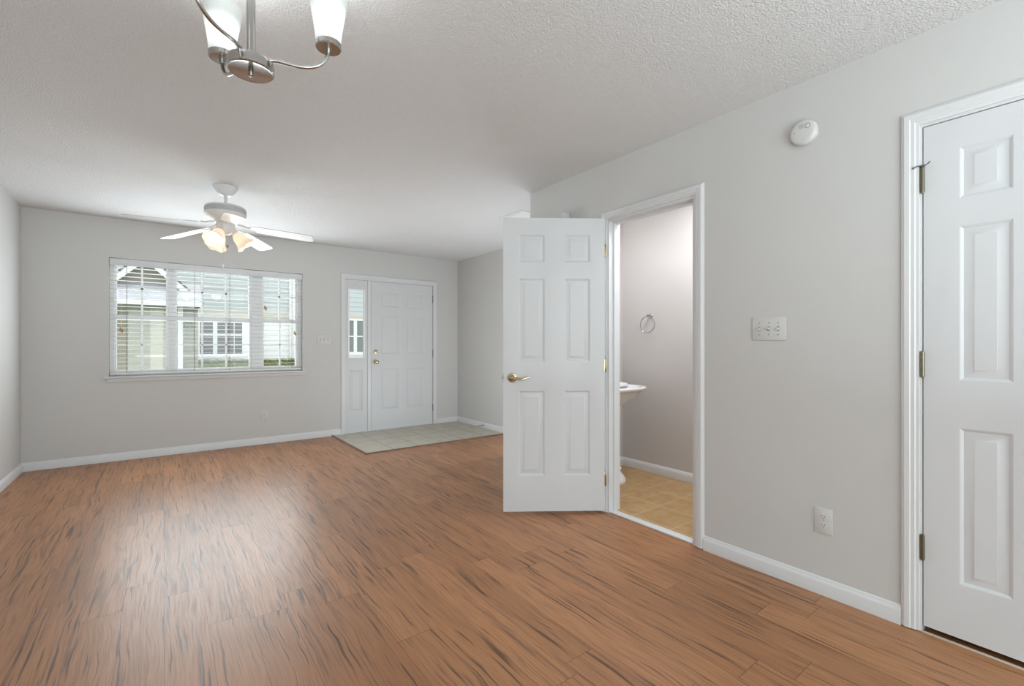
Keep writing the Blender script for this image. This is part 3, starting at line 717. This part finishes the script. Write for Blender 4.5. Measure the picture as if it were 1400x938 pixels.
loft(bs, [(.085, -.36, -.20, .625, 2), (.11, -.385, -.13, .645, 2.2), (.165, -.42, -.06, .68, 2.4), (.235, -.468, -.02, .732, 2.8), (.272, -.485, -.004, .765, 3), (.278, -.498, -.004, .772, 3), (.290, -.515, -.002, .780, 3.2), (.295, F_, -.002, .795, 3.2), (.290, F_+.004, -.002, .806, 3.2), (.280, F_+.012, -.002, .811, 3.2),
          (.245, F_+.04, -.12, .808, 2.6), (.22, F_+.06, -.14, .78, 2.4), (.15, F_+.11, -.19, .70, 2.2), (.05, -.33, -.27, .685, 2)])
bs.build('basin', M['porcelain'], sk, smooth=60)
bd = MB(); loft(bd, [(.280, -.30, -.002, .800, 4), (.280, -.295, -.002, .818, 4), (.272, -.285, -.002, .826, 4), (.270, -.18, -.002, .830, 4), (.266, -.15, -.002, .846, 4), (.258, -.135, -.002, .854, 4), (.25, -.12, -.002, .856, 4)])
bd.build('back_deck', M['porcelain'], sk, smooth=60)
pd = MB().lathe([(.125, 0), (.128, .012), (.124, .03), (.108, .055), (.088, .080), (.080, .095), (.088, .105), (.090, .118), (.080, .130), (.068, .150), (.062, .20), (.060, .36), (.064, .50), (.072, .545), (.084, .560), (.086, .575), (.078, .588), (.086, .615), (.105, .650), (.11, .668)], (0, -.285, 0), n=40)
pd.build('pedestal', M['porcelain'], sk, smooth=50)

tr = empty('towel_ring', (XBW, 2.577, 1.435), R(-90), 'chrome towel ring on the bathroom wall above the sink side', 'towel ring')
MB().lathe([(.021, 0), (.021, .005), (.016, .010), (.009, .014), (.009, .040), (.011, .044), (.011, .056), (.004, .059)], (0, 0, 0), (0, -1, 0), 24).box((-.013, -.052, -.012), (.013, -.042, .004)).build('mount', M['chrome'], tr)
MB().tube([(.076*sin(2*pi*k/48), -.047-.012*(1-cos(2*pi*k/48))/2, -.082+.076*cos(2*pi*k/48)) for k in range(48)], .0042, 8, True).build('ring', M['chrome'], tr)

# ---------------------------------------------------------------- outside: the house across the court
def s20(X, z): return X*20/14, HC+(z-HC)*20/14
def lap_wall(x0, x1, y, z0, z1, e, lip=.018):
    mb = MB(); z = z0
    while z < z1-1e-6:
        zt = min(z+e, z1)
        mb.add([(x0, y-lip, z), (x1, y-lip, z), (x1, y, zt), (x0, y, zt), (x0, y, z), (x1, y, z)], [(0, 1, 2, 3), (0, 4, 5, 1)]); z = zt
    mb.add([(x0, y, z0), (x1, y, z0), (x1, y+.2, z0), (x0, y+.2, z0), (x0, y, z1), (x1, y, z1), (x1, y+.2, z1), (x0, y+.2, z1)], [(0, 1, 2, 3), (4, 5, 6, 7), (2, 3, 7, 6), (0, 3, 7, 4), (1, 2, 6, 5)])
    return mb
GZ = -.25
struct(MB().box((-14, YB+.2, GZ-.1), (18, 26, GZ)).build('ground', M['lawn'], smooth=0), 'grass court outside the front window', 'ground')
hs = empty('neighbor_house', (2.5, 20, GZ), 0, 'pale blue sided house across the court seen through the front window', 'house')
FYY = 20.0
def hb(mb, name, mat, parent=hs, **k): return mb.tf(Matrix.Translation(-Vector(hs.location))).build(name, mat, parent, **k)
hb(lap_wall(-5, 12, FYY, 2.42, 6.2, .2), 'siding', M['siding'], smooth=0)
hb(lap_wall(.95, 12, FYY, GZ, 2.22, .2), 'lower_siding', M['extwhite'], smooth=0)
hb(MB().box((.95, FYY-.05, 2.22), (12, FYY+.1, 2.42)), 'frieze_board', M['cream'], smooth=0)
hb(MB().box((4.0, FYY-.07, GZ), (4.22, FYY+.05, 6.2)), 'corner_board', M['extwhite'], smooth=0)
hb(MB().box((.90, FYY-.10, GZ), (1.02, FYY-.0, 2.5)), 'downspout', M['extwhite'], smooth=0)
def ext_window(x0, x1, z0, z1, mull, vm, zr, mat):
    f = MB().box((x0-.10, FYY-.06, z0-.14), (x1+.10, FYY, z0)).box((x0-.10, FYY-.06, z1), (x1+.10, FYY, z1+.08)).box((x0-.10, FYY-.06, z0), (x0, FYY, z1)).box((x1, FYY-.06, z0), (x1+.10, FYY, z1))
    f.box((mull[0], FYY-.06, z0), (mull[1], FYY, z1))
    for a, b in ((x0, mull[0]), (mull[1], x1)): f.box((a, FYY-.05, zr-.03), (b, FYY, zr+.03))
    for x in vm: f.box((x-.012, FYY-.045, z0), (x+.012, FYY, z1))
    o = hb(f, 'window_frame', M['extwhite'], smooth=0)
    p = hb(MB().box((x0, FYY-.035, z0), (x1, FYY-.0, z1)), 'pane', mat, smooth=0); p.parent = o
    return o
ext_window(1.05, 2.37, .83, 2.096, (1.446, 1.581), (1.134, 2.113), 1.533, M['winpane'])
ext_window(6.36, 7.05, .86, 2.21, (6.554, 6.696), (), 1.53, M['winpane_grey'])
eav = MB().prism([(-.05, 6.1), (-.6, 6.0), (-.6, 6.2), (3.0, 8.2), (3.0, 8.0)], .5, 12.5, lambda a, b, h: (h, FYY+a, b)); hb(eav, 'roof', M['shingle'], smooth=0)

# gabled wing in front of it (scaled from the view through the left window unit)
PY = 17.0; q = 17/12
gw = empty('gabled_wing', (-.4, PY, GZ), 0, 'beige gabled wing with pale pent roof and white fascia, seen through the left window unit', 'house wing')
def gb(mb, name, mat, **k): return mb.tf(Matrix.Translation(-Vector(gw.location))).build(name, mat, gw, **k)
px, pz, sl_ = -.28*q, HC+(3.01-HC)*q, .98
ex = .655*q; exl = 2*px-ex; ez = pz-(ex-px)*sl_
gb(lap_wall(-2.6, .36, PY, GZ, 2.43, .18), 'wall', M['beige'], smooth=0)
gz_ = 2.70
gab = MB().prism([(exl+.1, 2.42), (ex-.1, 2.42), (ex-.05, ez), (px, pz-.08), (exl+.05, ez)], 0, .15, lambda a, b, h: (a, PY+.05+h, b)); gb(gab, 'gable', M['beige'], smooth=0)
for s, e_ in ((1, ex), (-1, exl)):
    dx = e_-px; L_ = math.hypot(dx, ez-pz); u = Vector((dx/L_, 0, (ez-pz)/L_)); nrm = Vector((-u.z*s, 0, u.x*s)) 
    def strip(t0, t1, y0, y1, ext=0.0):
        P0 = Vector((px, 0, pz)); P1 = P0+u*(L_+ext)
        vs_ = []
        for y in (y0, y1):
            for P_, t in ((P0, t0), (P1, t0), (P1, t1), (P0, t1)): vs_.append((P_.x, y, P_.z+t/abs(u.x)))
        return MB().add(vs_, [(0, 1, 2, 3), (4, 7, 6, 5), (0, 4, 5, 1), (1, 5, 6, 2), (2, 6, 7, 3), (3, 7, 4, 0)])
    gb(strip(-.17, -.025, PY-.38, PY-.34), 'rake_board', M['extwhite'], smooth=0)
    gb(strip(-.025, .015, PY-.40, PY+2.8, .06), 'roof', M['shingle_edge'], smooth=0)
    gb(strip(-.05, -.026, PY-.34, PY+.2), 'rake_soffit', M['beige'], smooth=0)
# pent roof across the front of the wing
pr_ = MB().prism([(-.95, 2.36), (-.95, 2.40), (.06, 2.98), (.06, 2.90)], -3.0, .90, lambda a, b, h: (h, PY+a, b)); gb(pr_, 'pent_roof', M['shingle'], smooth=0)
gb(MB().box((-3.0, PY-.99, 2.26), (.90, PY-.95, 2.385)), 'fascia', M['extwhite'], smooth=0)
gb(MB().box((-3.0, PY-.95, 2.33), (.90, PY+.0, 2.36)), 'soffit', M['beige'], smooth=0)
gb(MB().box((.345, PY-.05, GZ), (.47, PY+.10, 2.33)), 'corner_post', M['extwhite'], smooth=0)
gb(MB().box((-.30, PY-.03, GZ), (.0, PY+.02, 2.2)), 'door_trim', M['cream'], smooth=0)
gb(lap_wall(.47, .90, PY+.95, GZ, 2.33, .18), 'recess_wall', M['beige'], smooth=0)
gb(MB().box((.43, PY+.05, GZ), (.47, PY+.98, 2.33)), 'recess_side', M['beige'], smooth=0)
# house number on the recess wall
hn = empty('house_number', (.585, PY+.92, 1.79), 0, 'small brown house number on the beige wall under the eave across the court', 'house number')
def txt(body, size, parent, name, mat, loc):
    cu = bpy.data.curves.new(name, 'FONT'); cu.body = body; cu.size = size; cu.extrude = .006; cu.offset = .006; cu.align_x = 'CENTER'; cu.align_y = 'CENTER'
    t = bpy.data.objects.new(name+'_src', cu); C.objects.link(t)
    dg = bpy.context.evaluated_depsgraph_get(); dg.update()
    me = bpy.data.meshes.new_from_object(t.evaluated_get(dg)); bpy.data.objects.remove(t)
    me.transform(Matrix.Rotation(R(90), 4, 'X')); me.materials.append(mat)
    o = bpy.data.objects.new(name, me); C.objects.link(o); o.location = loc; o.parent = parent; return o
txt('705', .25, hn, 'digits', M['numbrown'], (0, -.02, -.03))
arch = [(.15*cos(pi*k/12), .07+.055*sin(pi*k/12)) for k in range(13)]
MB().prism(arch+[(-.12, .07), (0, .10), (.12, .07)], -.02, 0, lambda a, b, h: (a, h, b)).build('plaque', M['numbrown'], hn, smooth=0)

# hedge along the house
def hedge_mesh(x0, x1, y0, y1, z0, z1, n):
    mb = MB(); rnd = random.Random(3)
    mb.box((x0+.06, y0+.06, z0), (x1-.06, y1-.06, z1-.07))
    for i in range(n):
        x = rnd.uniform(x0, x1); top = rnd.random() < .55
        y = rnd.uniform(y0, y1) if top else y0+rnd.uniform(-.03, .06); z = z1+rnd.uniform(-.09, .03) if top else rnd.uniform(z0, z1)
        r = rnd.uniform(.03, .06); a = rnd.uniform(0, 2*pi); t = rnd.uniform(-.9, .9)
        m_ = Matrix.Translation((x, y, z)) @ Matrix.Rotation(a, 4, 'Z') @ Matrix.Rotation(t, 4, 'X')
        mb.add([m_ @ Vector(p) for p in ((-r, 0, 0), (0, -r*.5, .006), (r, 0, 0), (0, r*.5, .006))], [(0, 1, 2, 3)])
    return mb
hd = hedge_mesh(.75, 4.05, 18.6, 19.1, GZ, .62, 5200).tf(Matrix.Translation((-2.4, -18.85, -GZ))).build('hedge', M['leaf'], None, smooth=0)
hd.location = (2.4, 18.85, GZ); tag(hd, 'low green clipped hedge in front of the pale house across the court', 'hedge')
struct(MB().box((-3, 16.9, GZ), (12, 20, GZ+.02)).build('ground_bed', M['mulch'], smooth=0), 'mulch bed below the hedge', 'ground')
